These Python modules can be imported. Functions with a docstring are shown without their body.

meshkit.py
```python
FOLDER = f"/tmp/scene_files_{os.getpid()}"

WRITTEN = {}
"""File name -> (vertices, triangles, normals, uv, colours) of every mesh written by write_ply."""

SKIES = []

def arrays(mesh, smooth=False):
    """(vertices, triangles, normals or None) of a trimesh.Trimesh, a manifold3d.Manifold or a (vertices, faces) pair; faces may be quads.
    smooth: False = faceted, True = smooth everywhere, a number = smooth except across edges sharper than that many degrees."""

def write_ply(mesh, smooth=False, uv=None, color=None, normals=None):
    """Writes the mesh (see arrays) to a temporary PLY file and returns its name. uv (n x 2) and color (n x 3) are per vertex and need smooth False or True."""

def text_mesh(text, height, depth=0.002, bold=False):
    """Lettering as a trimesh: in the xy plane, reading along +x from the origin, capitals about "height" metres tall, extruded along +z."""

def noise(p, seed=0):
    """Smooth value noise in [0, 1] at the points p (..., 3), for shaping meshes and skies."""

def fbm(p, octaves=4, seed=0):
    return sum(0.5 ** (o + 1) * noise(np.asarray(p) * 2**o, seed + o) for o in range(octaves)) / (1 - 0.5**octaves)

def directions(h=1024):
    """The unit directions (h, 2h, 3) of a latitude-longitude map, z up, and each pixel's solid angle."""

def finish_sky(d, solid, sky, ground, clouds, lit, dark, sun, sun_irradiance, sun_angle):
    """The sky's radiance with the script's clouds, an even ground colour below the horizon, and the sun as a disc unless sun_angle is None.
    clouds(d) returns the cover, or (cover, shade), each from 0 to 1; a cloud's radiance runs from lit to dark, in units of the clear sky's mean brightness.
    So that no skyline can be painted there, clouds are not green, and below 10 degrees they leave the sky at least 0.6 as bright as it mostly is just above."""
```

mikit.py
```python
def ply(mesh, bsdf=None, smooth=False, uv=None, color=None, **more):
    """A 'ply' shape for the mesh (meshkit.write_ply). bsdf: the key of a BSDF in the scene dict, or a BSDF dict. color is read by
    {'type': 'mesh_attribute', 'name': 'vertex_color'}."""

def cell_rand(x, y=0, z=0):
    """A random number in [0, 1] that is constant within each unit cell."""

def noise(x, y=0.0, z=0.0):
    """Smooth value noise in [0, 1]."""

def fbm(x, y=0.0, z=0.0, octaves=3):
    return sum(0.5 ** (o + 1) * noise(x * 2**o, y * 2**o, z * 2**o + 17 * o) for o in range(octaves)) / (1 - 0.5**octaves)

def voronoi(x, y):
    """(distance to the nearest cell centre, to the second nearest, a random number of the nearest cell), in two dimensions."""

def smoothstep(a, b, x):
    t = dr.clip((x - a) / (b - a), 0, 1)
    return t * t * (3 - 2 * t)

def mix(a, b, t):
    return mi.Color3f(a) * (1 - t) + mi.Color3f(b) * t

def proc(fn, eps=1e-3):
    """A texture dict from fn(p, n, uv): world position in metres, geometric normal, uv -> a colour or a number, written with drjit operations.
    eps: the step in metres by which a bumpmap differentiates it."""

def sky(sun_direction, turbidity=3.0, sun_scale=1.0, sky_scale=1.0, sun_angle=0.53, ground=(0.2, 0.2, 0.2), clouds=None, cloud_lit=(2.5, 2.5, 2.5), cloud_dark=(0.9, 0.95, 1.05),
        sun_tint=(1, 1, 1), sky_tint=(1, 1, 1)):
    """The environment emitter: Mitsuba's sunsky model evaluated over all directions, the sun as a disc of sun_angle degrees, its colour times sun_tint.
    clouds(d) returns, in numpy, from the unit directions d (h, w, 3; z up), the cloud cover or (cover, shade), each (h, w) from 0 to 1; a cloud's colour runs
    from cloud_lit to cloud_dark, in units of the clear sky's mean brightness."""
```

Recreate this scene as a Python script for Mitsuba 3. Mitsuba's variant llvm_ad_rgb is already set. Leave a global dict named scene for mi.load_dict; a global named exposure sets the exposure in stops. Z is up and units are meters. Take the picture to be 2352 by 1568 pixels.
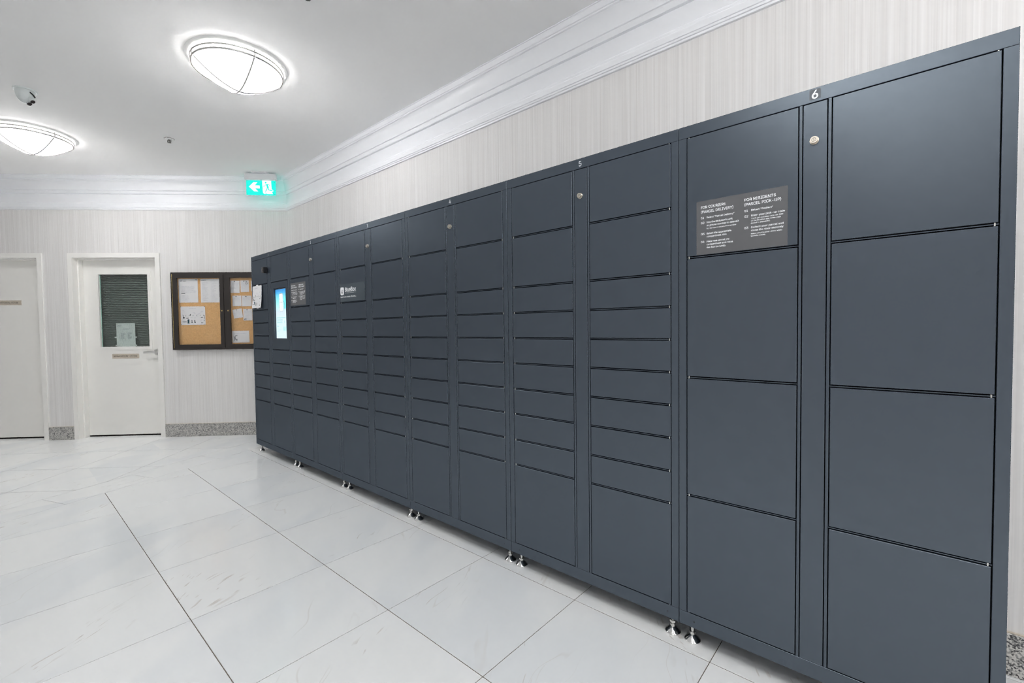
import math, random
import numpy as np, trimesh, mitsuba as mi, drjit as dr, mikit, meshkit
from shapely.geometry import Polygon, LineString, Point, box as sbox
from shapely import affinity
from shapely.ops import unary_union

random.seed(7)
rng = np.random.default_rng(7)
T = mi.ScalarTransform4f
scene, labels = {}, {}

# ---------------------------------------------------------------- camera, light, exposure
CAM = np.array([0.0, -1.7592, 1.262])
YAW, PITCH, ROLL, FPIX = 2.2900, -0.0313, -0.0124, 1034.6
fw = np.array([math.cos(YAW) * math.cos(PITCH), math.sin(YAW) * math.cos(PITCH), math.sin(PITCH)])
rt = np.cross(fw, [0, 0, 1]); rt /= np.linalg.norm(rt); up = np.cross(rt, fw)
upr = -math.sin(ROLL) * rt + math.cos(ROLL) * up
scene['camera'] = {'type': 'perspective', 'fov_axis': 'x', 'fov': math.degrees(2 * math.atan(1176 / FPIX)), 'near_clip': 0.05, 'far_clip': 100.0,
                   'to_world': T().look_at(origin=CAM.tolist(), target=(CAM + fw).tolist(), up=upr.tolist())}
exposure = 1.62
LAMP = [8.8, 8.75, 8.7]                 # radiance of the ceiling domes
LIGHTS = [(-3.4426, -0.6196), (-6.02, -1.49), (-0.42, -1.45), (0.75, -1.0), (0.1, -2.6), (1.9, -1.7)]

# ---------------------------------------------------------------- helpers
def frame(origin, right, upv):
    right, upv = np.asarray(right, float), np.asarray(upv, float)
    m = np.eye(4); m[:3, 0] = right; m[:3, 1] = upv; m[:3, 2] = np.cross(right, upv); m[:3, 3] = origin
    return m

S45 = math.sqrt(0.5)
WD = 5.6384                              # distance of the far wall from the camera
FARN = np.array([-S45, S45, 0.0]); FARD = np.array([S45, S45, 0.0])
FAR = frame(np.array([CAM[0], CAM[1], 0]) + FARN * WD, FARD, [0, 0, 1])      # r along the wall, u up, o towards the room
LOC = frame([0, 0, 0], [1, 0, 0], [0, 0, 1])                                 # the lockers' front: r = x, u = z, o = -y
YW, ZC = 0.5906, 3.08
UC = -2.315                              # the corner, on the far wall

def put(m, mat):
    m = m.copy(); m.apply_transform(mat); return m

def bx(r0, r1, u0, u1, o0, o1, b=0.0):
    if b <= 0:
        return trimesh.creation.box(bounds=[[r0, u0, o0], [r1, u1, o1]])
    pts = []
    for x, sx in ((r0, 1), (r1, -1)):
        for y, sy in ((u0, 1), (u1, -1)):
            for z, sz in ((o0, 1), (o1, -1)):
                pts += [(x, y + sy * b, z + sz * b), (x + sx * b, y, z + sz * b), (x + sx * b, y + sy * b, z)]
    return trimesh.Trimesh(np.array(pts)).convex_hull

def poly(p, o0, o1):
    gs = [g for g in getattr(p, 'geoms', [p]) if g.geom_type == 'Polygon' and g.area > 1e-9]
    ms = []
    for g in gs:
        m = trimesh.creation.extrude_polygon(g, o1 - o0, engine='earcut'); m.apply_translation([0, 0, o0]); ms.append(m)
    return trimesh.util.concatenate(ms)

def cat(*ms): return trimesh.util.concatenate([m for m in ms])

def lathe(pts, n=32):
    return trimesh.creation.revolve(np.array(pts, float), sections=n)

def tube(path, r, n=8, closed=False):
    P = np.array(path, float); k = len(P)
    tang = (np.roll(P, -1, 0) - np.roll(P, 1, 0)) if closed else np.gradient(P, axis=0)
    tang /= np.linalg.norm(tang, axis=1, keepdims=True)
    ref = np.array([0, 0, 1.0]) if np.abs(tang[:, 2]).max() < 0.95 else np.array([0.31, 0.95, 0.0])
    v = []
    for i in range(k):
        a = np.cross(tang[i], ref); a /= np.linalg.norm(a); b = np.cross(tang[i], a)
        v += [P[i] + r * (math.cos(t) * a + math.sin(t) * b) for t in np.arange(n) * 2 * math.pi / n]
    f = []
    for i in range(k if closed else k - 1):
        j = (i + 1) % k
        for q in range(n):
            s = (q + 1) % n
            f += [[i * n + q, i * n + s, j * n + s], [i * n + q, j * n + s, j * n + q]]
    if not closed:
        v += [P[0], P[-1]]
        for q in range(n):
            s = (q + 1) % n
            f += [[k * n, s, q], [k * n + 1, (k - 1) * n + q, (k - 1) * n + s]]
    m = trimesh.Trimesh(np.array(v), np.array(f), process=False); m.fix_normals(); return m

def cyl(r, h, at=(0, 0, 0), axis='z', n=20):
    m = trimesh.creation.cylinder(radius=r, height=h, sections=n)
    if axis == 'r': m.apply_transform(trimesh.transformations.rotation_matrix(math.pi / 2, [0, 1, 0]))
    if axis == 'u': m.apply_transform(trimesh.transformations.rotation_matrix(math.pi / 2, [1, 0, 0]))
    m.apply_translation(at); return m

def text(s, h, x, y, depth=0.0005, bold=False, width=None, o=0.0, anchor='l'):
    m = meshkit.text_mesh(s, h, depth, bold)
    w = m.bounds[1][0] - m.bounds[0][0]
    if width: m.apply_scale([width / w, 1, 1]); w = width
    dx = x - m.bounds[0][0] - (w / 2 if anchor == 'c' else 0)
    m.apply_translation([dx, y, o]); return m

counts = {}
def numbered(name):
    c = counts.get(name, 0); counts[name] = c + 1
    return name if c == 0 else f'{name}_{c:03d}'

def obj(name, mesh, bsdf, parent=None, label=None, smooth=False, **more):
    key = numbered(f'{parent}__{name}' if parent else name)
    scene[key] = mikit.ply(mesh, bsdf, smooth, **more)
    if label: labels[key] = {'label': label}
    return key

def thing(name, label, cat_, group=None):
    key = numbered(name); labels[key] = {'label': label, 'category': cat_}
    if group: labels[key]['group'] = group
    return key

def tag(key, label, cat_=None, group=None, kind=None):
    d = {'label': label}
    if cat_: d['category'] = cat_
    if group: d['group'] = group
    if kind: d['kind'] = kind
    labels[key] = d

def stuff(key): labels.setdefault(key, {})['kind'] = 'stuff'

# ---------------------------------------------------------------- materials
def rgb(*c): return {'type': 'rgb', 'value': list(c)}
def prin(c, rough=0.5, metal=0.0, spec=0.5, **k):
    return {'type': 'twosided', 'b': {'type': 'principled', 'base_color': rgb(*c) if isinstance(c, (tuple, list)) else c, 'roughness': rough, 'metallic': metal, 'specular': spec, **k}}

def wallpaper(p, n, uv):
    s = p.x * n.y - p.y * n.x
    a = mikit.noise(s * 55.0, p.z * 0.35, 3.0); b = mikit.noise(s * 150.0, p.z * 0.9, 7.0); c = mikit.noise(s * 340.0, p.z * 2.2, 11.0)
    w = mikit.noise(s * 9.0, p.z * 0.2, 23.0)
    v = 0.14 * a + 0.34 * b + 0.52 * c
    k = 1.0 + 0.22 * (v - 0.5) + 0.03 * (w - 0.5)
    return mikit.mix((0.745, 0.728, 0.718), (0.75, 0.74, 0.735), b) * k

def wallrelief(p, n, uv):
    s = p.x * n.y - p.y * n.x
    return 0.6 * mikit.noise(s * 300.0, p.z * 2.0, 5.0) + 0.4 * mikit.noise(s * 120.0, p.z * 0.8, 9.0)

def marble(p, n, uv):
    ix, iy = dr.floor((p.x + 2.34) / 0.6), dr.floor((p.y + 0.0406) / 0.6)
    r1, r2 = mikit.cell_rand(ix, iy, 1), mikit.cell_rand(ix, iy, 2)
    x, y = p.x + 37.0 * r1, p.y + 53.0 * r2
    q = x * 0.83 + y * 0.56; t = -x * 0.56 + y * 0.83          # veins run along t
    wob = mikit.fbm(q * 2.5, t * 2.0, 1.0, 3)
    f1 = mikit.fbm(q * 7.0 + 2.5 * wob, t * 1.3, 5.0, 3)
    vein = 1.0 - mikit.smoothstep(0.0, 0.014, dr.abs(f1 - 0.53))
    mask = mikit.smoothstep(0.56, 0.70, mikit.fbm(q * 3.2, t * 2.6, 9.0, 2))
    cloud = mikit.fbm(q * 3.0, t * 1.1, 3.0, 3)
    fleck = mikit.smoothstep(0.80, 0.97, mikit.noise(q * 95.0 + 26.0 * wob, t * 17.0 + 9.0 * wob, 2.0)) * mikit.smoothstep(0.66, 0.88, mikit.noise(q * 5.0, t * 2.6, 8.0))
    c = mikit.mix((0.76, 0.77, 0.772), (0.70, 0.72, 0.737), mikit.smoothstep(0.42, 0.75, cloud))
    c = mikit.mix(c, (0.55, 0.52, 0.49), 0.32 * vein * mask)
    return mikit.mix(c, (0.45, 0.41, 0.37), 0.50 * fleck)

def granite(p, n, uv):
    s = p.x * n.y - p.y * n.x + p.y * dr.abs(n.z)
    z = p.z + p.x * dr.abs(n.z)
    a, b, w = mikit.voronoi(s * 210.0, z * 210.0)
    w2 = mikit.noise(s * 120.0, z * 120.0, 4.0)
    k = 0.72 * w + 0.28 * w2
    c = mikit.mix((0.055, 0.055, 0.058), (0.30, 0.30, 0.29), mikit.smoothstep(0.22, 0.36, k))
    c = mikit.mix(c, (0.60, 0.585, 0.56), mikit.smoothstep(0.46, 0.60, k))
    return c

def cork(p, n, uv):
    s = p.x * S45 + p.y * S45
    k = 0.5 * mikit.noise(s * 260.0, p.z * 260.0, 1.0) + 0.5 * mikit.noise(s * 90.0, p.z * 90.0, 6.0)
    return mikit.mix((0.60, 0.34, 0.13), (0.76, 0.47, 0.21), k)

scene['mat_wallpaper'] = {'type': 'bumpmap', 'arbitrary': mikit.proc(wallrelief, eps=0.0008), 'scale': 0.0005, 'b': {'type': 'twosided', 'b': {'type': 'principled', 'base_color': mikit.proc(wallpaper), 'roughness': 0.6, 'specular': 0.3}}}
scene['mat_ceiling'] = prin((0.86, 0.86, 0.855), 0.85, spec=0.2)
scene['mat_moulding'] = prin((0.87, 0.885, 0.915), 0.35, spec=0.4)
scene['mat_marble'] = prin(mikit.proc(marble), 0.17, spec=0.5)
scene['mat_grout'] = prin((0.16, 0.14, 0.125), 0.9, spec=0.1)
scene['mat_granite'] = prin(mikit.proc(granite), 0.3, spec=0.5)
scene['mat_locker'] = {'type': 'twosided', 'b': {'type': 'blendbsdf', 'weight': 0.5, 'a': {'type': 'diffuse', 'reflectance': rgb(0.067, 0.083, 0.108)}, 'c': {'type': 'roughconductor', 'material': 'none', 'alpha': 0.125, 'specular_reflectance': rgb(0.122, 0.142, 0.162)}}}
scene['mat_decal'] = prin((0.096, 0.098, 0.104), 0.5, spec=0.3)
scene['mat_decal_six'] = prin((0.098, 0.108, 0.122), 0.5, spec=0.3)
scene['mat_decal_blue'] = prin((0.040, 0.056, 0.070), 0.42, spec=0.45)
scene['mat_black'] = prin((0.010, 0.010, 0.012), 0.35)
scene['mat_white_print'] = prin((0.72, 0.73, 0.76), 0.5)
scene['mat_faint_print'] = prin((0.22, 0.24, 0.26), 0.5)
scene['mat_chrome'] = prin((0.82, 0.82, 0.81), 0.10, metal=1.0)
scene['mat_zinc'] = prin((0.72, 0.72, 0.69), 0.32, metal=1.0)
scene['mat_nickel'] = prin((0.78, 0.72, 0.63), 0.25, metal=1.0)
scene['mat_brass'] = prin((0.72, 0.55, 0.26), 0.3, metal=1.0)
scene['mat_door'] = prin((0.865, 0.855, 0.825), 0.42, spec=0.4)
scene['mat_frame'] = prin((0.88, 0.87, 0.84), 0.36, spec=0.4)
scene['mat_board'] = prin((0.032, 0.027, 0.025), 0.42, spec=0.4)
scene['mat_cork'] = prin(mikit.proc(cork), 0.9, spec=0.1)
scene['mat_paper'] = prin((0.78, 0.78, 0.79), 0.7, spec=0.2)
scene['mat_grey_print'] = prin((0.36, 0.37, 0.41), 0.8, spec=0.1)
scene['mat_pale_print'] = prin((0.58, 0.59, 0.63), 0.8, spec=0.1)
scene['mat_dark_print'] = prin((0.035, 0.04, 0.05), 0.8, spec=0.1)
scene['mat_teal_print'] = prin((0.02, 0.06, 0.085), 0.8, spec=0.1)
scene['mat_plate'] = prin((0.55, 0.49, 0.41), 0.4, spec=0.4)
scene['mat_plate_text'] = prin((0.10, 0.085, 0.07), 0.5)
scene['mat_blind'] = prin((0.17, 0.19, 0.18), 0.5)
scene['mat_glass'] = {'type': 'thindielectric', 'int_ior': 1.5, 'specular_transmittance': rgb(0.86, 0.93, 0.90)}
scene['mat_clear'] = {'type': 'thindielectric', 'int_ior': 1.5}
scene['mat_glass_edge'] = prin((0.25, 0.42, 0.36), 0.2)
scene['mat_wire'] = prin((0.16, 0.19, 0.18), 0.4, metal=0.5)
scene['mat_plastic'] = prin((0.74, 0.75, 0.77), 0.4, spec=0.4)
scene['mat_camera_body'] = prin((0.62, 0.66, 0.66), 0.35, spec=0.4)
scene['mat_lens'] = prin((0.02, 0.014, 0.014), 0.15)
scene['mat_lamp_rim'] = prin((0.86, 0.86, 0.85), 0.4)
scene['mat_lamp_metal'] = prin((0.62, 0.61, 0.59), 0.28, metal=1.0)
scene['mat_bronze'] = prin((0.10, 0.10, 0.09), 0.35, metal=0.7)
scene['mat_dark'] = prin((0.02, 0.02, 0.02), 0.9, spec=0.1)

def glow(mesh, name, rad, parent, w=0.05, label=None):
    return obj(name, mesh, 'mat_black', parent, label, emitter={'type': 'area', 'radiance': rgb(*rad), 'sampling_weight': w})

# ---------------------------------------------------------------- the setting
XR, YB, UL = 3.2, -5.0, -8.2
def far_pt(r, u, o): return FAR[:3, 0] * r + FAR[:3, 1] * u + FAR[:3, 2] * o + FAR[:3, 3]
CORNER = far_pt(UC, 0, 0); PL = far_pt(UL, 0, 0)
room = Polygon([(CORNER[0], YW), (XR, YW), (XR, YB), (PL[0], YB), (PL[0], PL[1])])
k = obj('ceiling', poly(room.buffer(0.2, join_style=2), ZC, ZC + 0.1), 'mat_ceiling'); tag(k, 'flat white painted ceiling above the locker room', 'ceiling', kind='structure')
k = obj('floor', poly(room.buffer(0.15, join_style=2), -0.10, -0.0018), 'mat_grout'); tag(k, 'floor of polished white veined marble tiles with dark joints', 'floor', kind='structure')

def slab(p, o0, o1, b):                  # a tile with a small chamfer
    top = p.buffer(-b, join_style=2)
    if top.geom_type != 'Polygon' or len(top.exterior.coords) != len(p.exterior.coords):
        return poly(p, o0, o1)
    a, t = np.array(p.exterior.coords)[:-1], np.array(top.exterior.coords)[:-1]
    pts = np.vstack([np.c_[a, np.full(len(a), o0)], np.c_[a, np.full(len(a), o1 - b)], np.c_[t, np.full(len(t), o1)]])
    return trimesh.Trimesh(pts).convex_hull

NB = np.array([math.cos(math.radians(21.5)), math.sin(math.radians(21.5))]); TB = np.array([-NB[1], NB[0]])
def half(c, sign):                       # the half plane sign * (n.p - c) > 0
    q = NB * c
    a, b_ = q + TB * 30, q - TB * 30
    e = NB * 40 * sign
    return Polygon([a, b_, b_ + e, a + e])
C1, C2 = -4.862, -5.158
troom = room
for a_, b_ in ((-4.79, -3.84), (-6.10, -5.15)):
    troom = troom.union(Polygon([tuple((FAR[:3, 0] * q_ + FAR[:3, 2] * w_ + FAR[:3, 3])[:2]) for q_, w_ in ((a_, .1), (b_, .1), (b_, -.16), (a_, -.16))]))
main, strip, diag = room.intersection(half(C1, 1)), room.intersection(half(C1, -1)).intersection(half(C2, 1)), troom.intersection(half(C2, -1))
def tiles(region, org, ex, ey, sx, sy, gx, gy, rangex, rangey, name='tile'):
    ex, ey = np.asarray(ex, float), np.asarray(ey, float)
    for i in rangex:
        for j in rangey:
            c = [org + ex * (i * sx + gx) + ey * (j * sy + gy), org + ex * ((i + 1) * sx - gx) + ey * (j * sy + gy),
                 org + ex * ((i + 1) * sx - gx) + ey * ((j + 1) * sy - gy), org + ex * (i * sx + gx) + ey * ((j + 1) * sy - gy)]
            q = Polygon(c).intersection(region)
            for g in getattr(q, 'geoms', [q]):
                if g.geom_type == 'Polygon' and g.area > 0.002:
                    g = Polygon(g.exterior).simplify(0.0005)
                    obj(name, slab(g, -0.002, 0.0, 0.0006), 'mat_marble', 'floor')
tiles(main.buffer(-0.0012), np.array([-2.3404, -0.0406]), (1, 0), (0, 1), 0.6, 0.6, 0.0016, 0.0018, range(-7, 12), range(-10, 2))
JT = float(TB @ np.array([-5.139, -1.011]))
tiles(strip.buffer(-0.0020), NB * C2 + TB * JT, NB, TB, C1 - C2, 0.605, 0.0, 0.0014, range(0, 1), range(-9, 4), 'border_tile')
E1, E2 = np.array([S45, S45]), np.array([-S45, S45])
tiles(diag.buffer(-0.0020), E1 * -5.035 + E2 * 3.165, E1, E2, 0.605, 0.61, 0.0021, 0.0021, range(-12, 5), range(-12, 4))

k = obj('wall_right', put(bx(-5.9, XR + .1, -0.1, ZC + 0.05, -0.15, 0), frame([0, YW, 0], [1, 0, 0], [0, 0, 1])), 'mat_wallpaper'); tag(k, 'wall behind the lockers in pale striped wallpaper', 'wall', kind='structure')
D1, D2 = (-4.775, -3.852), (-6.085, -5.163)             # the door openings on the far wall
TOPZ = 2.142
far_poly = sbox(UL - .1, -0.1, UC + 0.08, ZC + 0.05)
for a, b_ in (D1, D2): far_poly = far_poly.difference(sbox(a - .02, -0.2, b_ + .02, TOPZ + .02))
k = obj('wall_far', put(poly(far_poly, -0.16, 0), FAR), 'mat_wallpaper'); tag(k, 'end wall with two doors in pale striped wallpaper', 'wall', kind='structure')
k = obj('wall_left', put(bx(YB - .1, PL[1] + .1, -0.1, ZC + .05, -0.1, 0), frame([PL[0], 0, 0], [0, 1, 0], [0, 0, 1])), 'mat_wallpaper'); tag(k, 'left wall outside the picture in the same wallpaper', 'wall', kind='structure')
k = obj('wall_back', put(bx(PL[0] - .1, XR + .1, -0.1, ZC + .05, 0, 0.1), frame([0, YB, 0], [1, 0, 0], [0, 0, 1])), 'mat_wallpaper'); tag(k, 'back wall behind the viewer in the same wallpaper', 'wall', kind='structure')
k = obj('wall_near', put(bx(YB - .1, YW + .1, -0.1, ZC + .05, 0, 0.1), frame([XR, 0, 0], [0, 1, 0], [0, 0, 1])), 'mat_wallpaper'); tag(k, 'near end wall outside the picture in the same wallpaper', 'wall', kind='structure')

# cornice: a crown at the ceiling, a flat frieze and a small moulding below, mitred in the corner
def corner_xy(p):
    y = YW - p
    q = CORNER[:2] - FARN[:2] * p
    return q + FARD[:2] * ((y - q[1]) / FARD[1])
PROFILE = [(0, 3.085), (0.082, 3.085), (0.082, 3.076), (0.077, 3.073), (0.074, 3.066), (0.074, 3.046), (0.071, 3.040), (0.066, 3.037), (0.066, 3.029), (0.058, 3.026),
           (0.049, 3.014), (0.042, 2.996), (0.036, 2.970), (0.033, 2.944), (0.032, 2.927), (0.036, 2.924), (0.036, 2.918), (0.030, 2.914), (0.027, 2.905), (0.026, 2.888), (0.026, 2.882), (0.008, 2.880),
           (0.007, 2.784), (0.011, 2.780), (0.012, 2.772), (0.016, 2.770), (0.016, 2.762), (0.020, 2.758), (0.022, 2.748), (0.022, 2.725), (0.018, 2.722), (0.018, 2.712), (0.013, 2.709), (0.012, 2.699), (0, 2.697)]
def moulding(profile, ends):
    a = np.array([[*ends(0, p), z] for p, z in profile]); b_ = np.array([[*ends(1, p), z] for p, z in profile]); n = len(profile)
    f = []
    for i in range(n):
        j = (i + 1) % n
        f += [[i, j, n + j], [i, n + j, n + i]]
    m = trimesh.Trimesh(np.vstack([a, b_]), np.array(f), process=False); trimesh.repair.fix_normals(m)
    return m
k = obj('trim_1', moulding(PROFILE, lambda e, p: corner_xy(p) if e == 0 else np.array([XR, YW - p])), 'mat_moulding', smooth=28); tag(k, 'white stepped cornice above the lockers', 'moulding', kind='structure')
k = obj('trim_2', moulding(PROFILE, lambda e, p: corner_xy(p) if e == 0 else PL[:2] - FARN[:2] * p), 'mat_moulding', smooth=28); tag(k, 'white stepped cornice above the two doors', 'moulding', kind='structure')

k = obj('trim_3', moulding(PROFILE, lambda e, p: np.array([PL[0] + p, YB if e == 0 else PL[1] + 0.3 * p])), 'mat_moulding', smooth=28); tag(k, 'white stepped cornice along the left wall', 'moulding', kind='structure')

def skirting(name, r0, r1, fr, label):
    k = obj(name, put(bx(r0, r1, 0.0, 0.152, 0, 0.016, 0.0015), fr), 'mat_granite'); tag(k, label, 'baseboard', kind='structure')
    obj('cap_bead', put(bx(r0, r1, 0.152, 0.155, 0, 0.010), fr), 'mat_plate', k)
FW45 = 0.052
skirting('baseboard_far', D1[1] + FW45 + .001, UC - 0.01, FAR, 'speckled granite baseboard under the notice board')
skirting('baseboard_left', D2[1] + FW45 + .001, D1[0] - FW45 - .001, FAR, 'short speckled granite baseboard between the two doors')
skirting('baseboard_far_end', UL + .02, D2[0] - FW45 - .001, FAR, 'speckled granite baseboard left of the plain door')
skirting('baseboard_side', YB, PL[1], frame([PL[0], 0, 0], [0, 1, 0], [0, 0, 1]) @ np.diag([1., 1., 1., 1.]), 'speckled granite baseboard along the left wall')
skirting('baseboard_right', -5.6, XR, frame([0, YW, 0], [1, 0, 0], [0, 0, 1]), 'speckled granite baseboard behind and beside the lockers')

# ---------------------------------------------------------------- doors
def lever(parent, r, u, o, sgn):
    esc = cyl(0.036, 0.012, (r, u, o + 0.005), n=28)
    neck = cyl(0.011, 0.05, (r, u, o + 0.03), n=16)
    arm = tube([(r, u, o + 0.052), (r + sgn * .03, u + .002, o + 0.056), (r + sgn * .07, u + .001, o + .058), (r + sgn * .122, u - .004, o + .054)], 0.0125, 10)
    h = obj('door_handle', put(cat(neck, arm), FAR), 'mat_chrome', parent, 'chrome lever handle', smooth=40)
    obj('rose', put(esc, FAR), 'mat_chrome', h, smooth=40)

LEAF = -0.115
def door(n, a, b_, label, window, plate):
    o = LEAF
    leaf = sbox(a + 0.003, 0.018, b_ - 0.003, TOPZ - 0.004)
    if window: leaf = leaf.difference(sbox(*window))
    d_ = f'door_{n}'
    obj(d_, put(poly(leaf, o - 0.045, o), FAR), 'mat_door'); tag(d_, label, 'door', kind='structure')
    face = sbox(a - FW45, 0, b_ + FW45, TOPZ + FW45).difference(sbox(a, -1, b_, TOPZ))
    jamb = sbox(a - 0.015, 0, b_ + 0.015, TOPZ + 0.015).difference(sbox(a, -1, b_, TOPZ))
    stop = sbox(a - 0.002, 0, b_ + 0.002, TOPZ + .002).difference(sbox(a + 0.014, -1, b_ - 0.014, TOPZ - 0.014))
    fr = obj('door_frame', put(cat(poly(face, 0, 0.014), poly(jamb, -0.165, 0.0)), FAR), 'mat_frame', d_)
    obj('door_stop', put(poly(stop, o + 0.001, -0.055), FAR), 'mat_frame', fr)
    obj('threshold', put(bx(a, b_, 0.0, 0.004, -0.165, o - 0.012), FAR), 'mat_dark', d_, 'dark threshold under the door')
    pl = obj('name_plate', put(bx(plate[1], plate[1] + 0.307, plate[2], plate[2] + 0.056, o, o + 0.004, 0.001), FAR), 'mat_plate', d_, f'tan name plate reading {plate[0]}')
    m = text(plate[0], 0.022, plate[1] + 0.1535, plate[2] + 0.0175, 0.0008, False, plate[3], o + 0.004, 'c')
    obj('lettering', put(m, FAR), 'mat_plate_text', pl)
    return d_

W1 = (-4.605, 1.080, -4.022, 1.964)
d1 = door(1, *D1, 'cream door with blinds behind wired glass, second door from the left', W1, ('MANAGEMENT OFFICE', -4.466, 0.944, 0.272))
lever(d1, D1[1] - 0.092, 1.019, LEAF, -1)
bead = sbox(W1[0] - 0.026, W1[1] - 0.030, W1[2] + 0.026, W1[3] + 0.026).difference(sbox(W1[0] + .004, W1[1] + .004, W1[2] - .004, W1[3] - .004))
wf = obj('window_frame', put(poly(bead, LEAF, LEAF + 0.008), FAR), 'mat_door', d1)
obj('bead', put(poly(sbox(W1[0], W1[1], W1[2], W1[3]).difference(sbox(W1[0] + .012, W1[1] + .006, W1[2] - .008, W1[3] - .006)), LEAF - 0.02, LEAF + 0.006), FAR), 'mat_frame', wf)
obj('window_pane', put(bx(W1[0], W1[2], W1[1], W1[3], LEAF - 0.024, LEAF - 0.0235), FAR), 'mat_glass', d1, 'wired glass pane')
obj('glass_edge', put(bx(W1[0] + .0121, W1[0] + .019, W1[1] + .006, W1[3] - .006, LEAF - 0.023, LEAF - 0.018), FAR), 'mat_glass_edge', d1, 'greenish strip along the glass')
wires = [bx(W1[0] + i * 0.0127, W1[0] + i * 0.0127 + .00045, W1[1], W1[3], LEAF - .0252, LEAF - .0248) for i in range(1, 46)]
wires += [bx(W1[0], W1[2], W1[1] + i * 0.0127, W1[1] + i * 0.0127 + .00045, LEAF - .0252, LEAF - .0248) for i in range(1, 70)]
stuff(obj('wire_mesh', put(cat(*wires), FAR), 'mat_wire', d1))
slats = []
for i in range(44):
    z = W1[1] - 0.02 + i * 0.0213
    s_ = bx(W1[0] - .03, W1[2] + .03, -0.0125, 0.0125, -0.0006, 0.0006)
    s_.apply_transform(trimesh.transformations.rotation_matrix(math.radians(-40), [1, 0, 0])); s_.apply_translation([0, z, LEAF - 0.085]); slats.append(s_)
stuff(obj('window_blind', put(cat(*slats), FAR), 'mat_blind', d1))
labels[d1 + '__window_blind']['label'] = 'dark closed venetian blind behind the glass'
d2 = door(2, *D2, 'plain cream door cut by the left edge of the photo', None, ('JANITORIAL ROOM', -5.774, 1.600, 0.232))
lever(d2, D2[0] + 0.07, 1.019, LEAF, 1)

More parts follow.
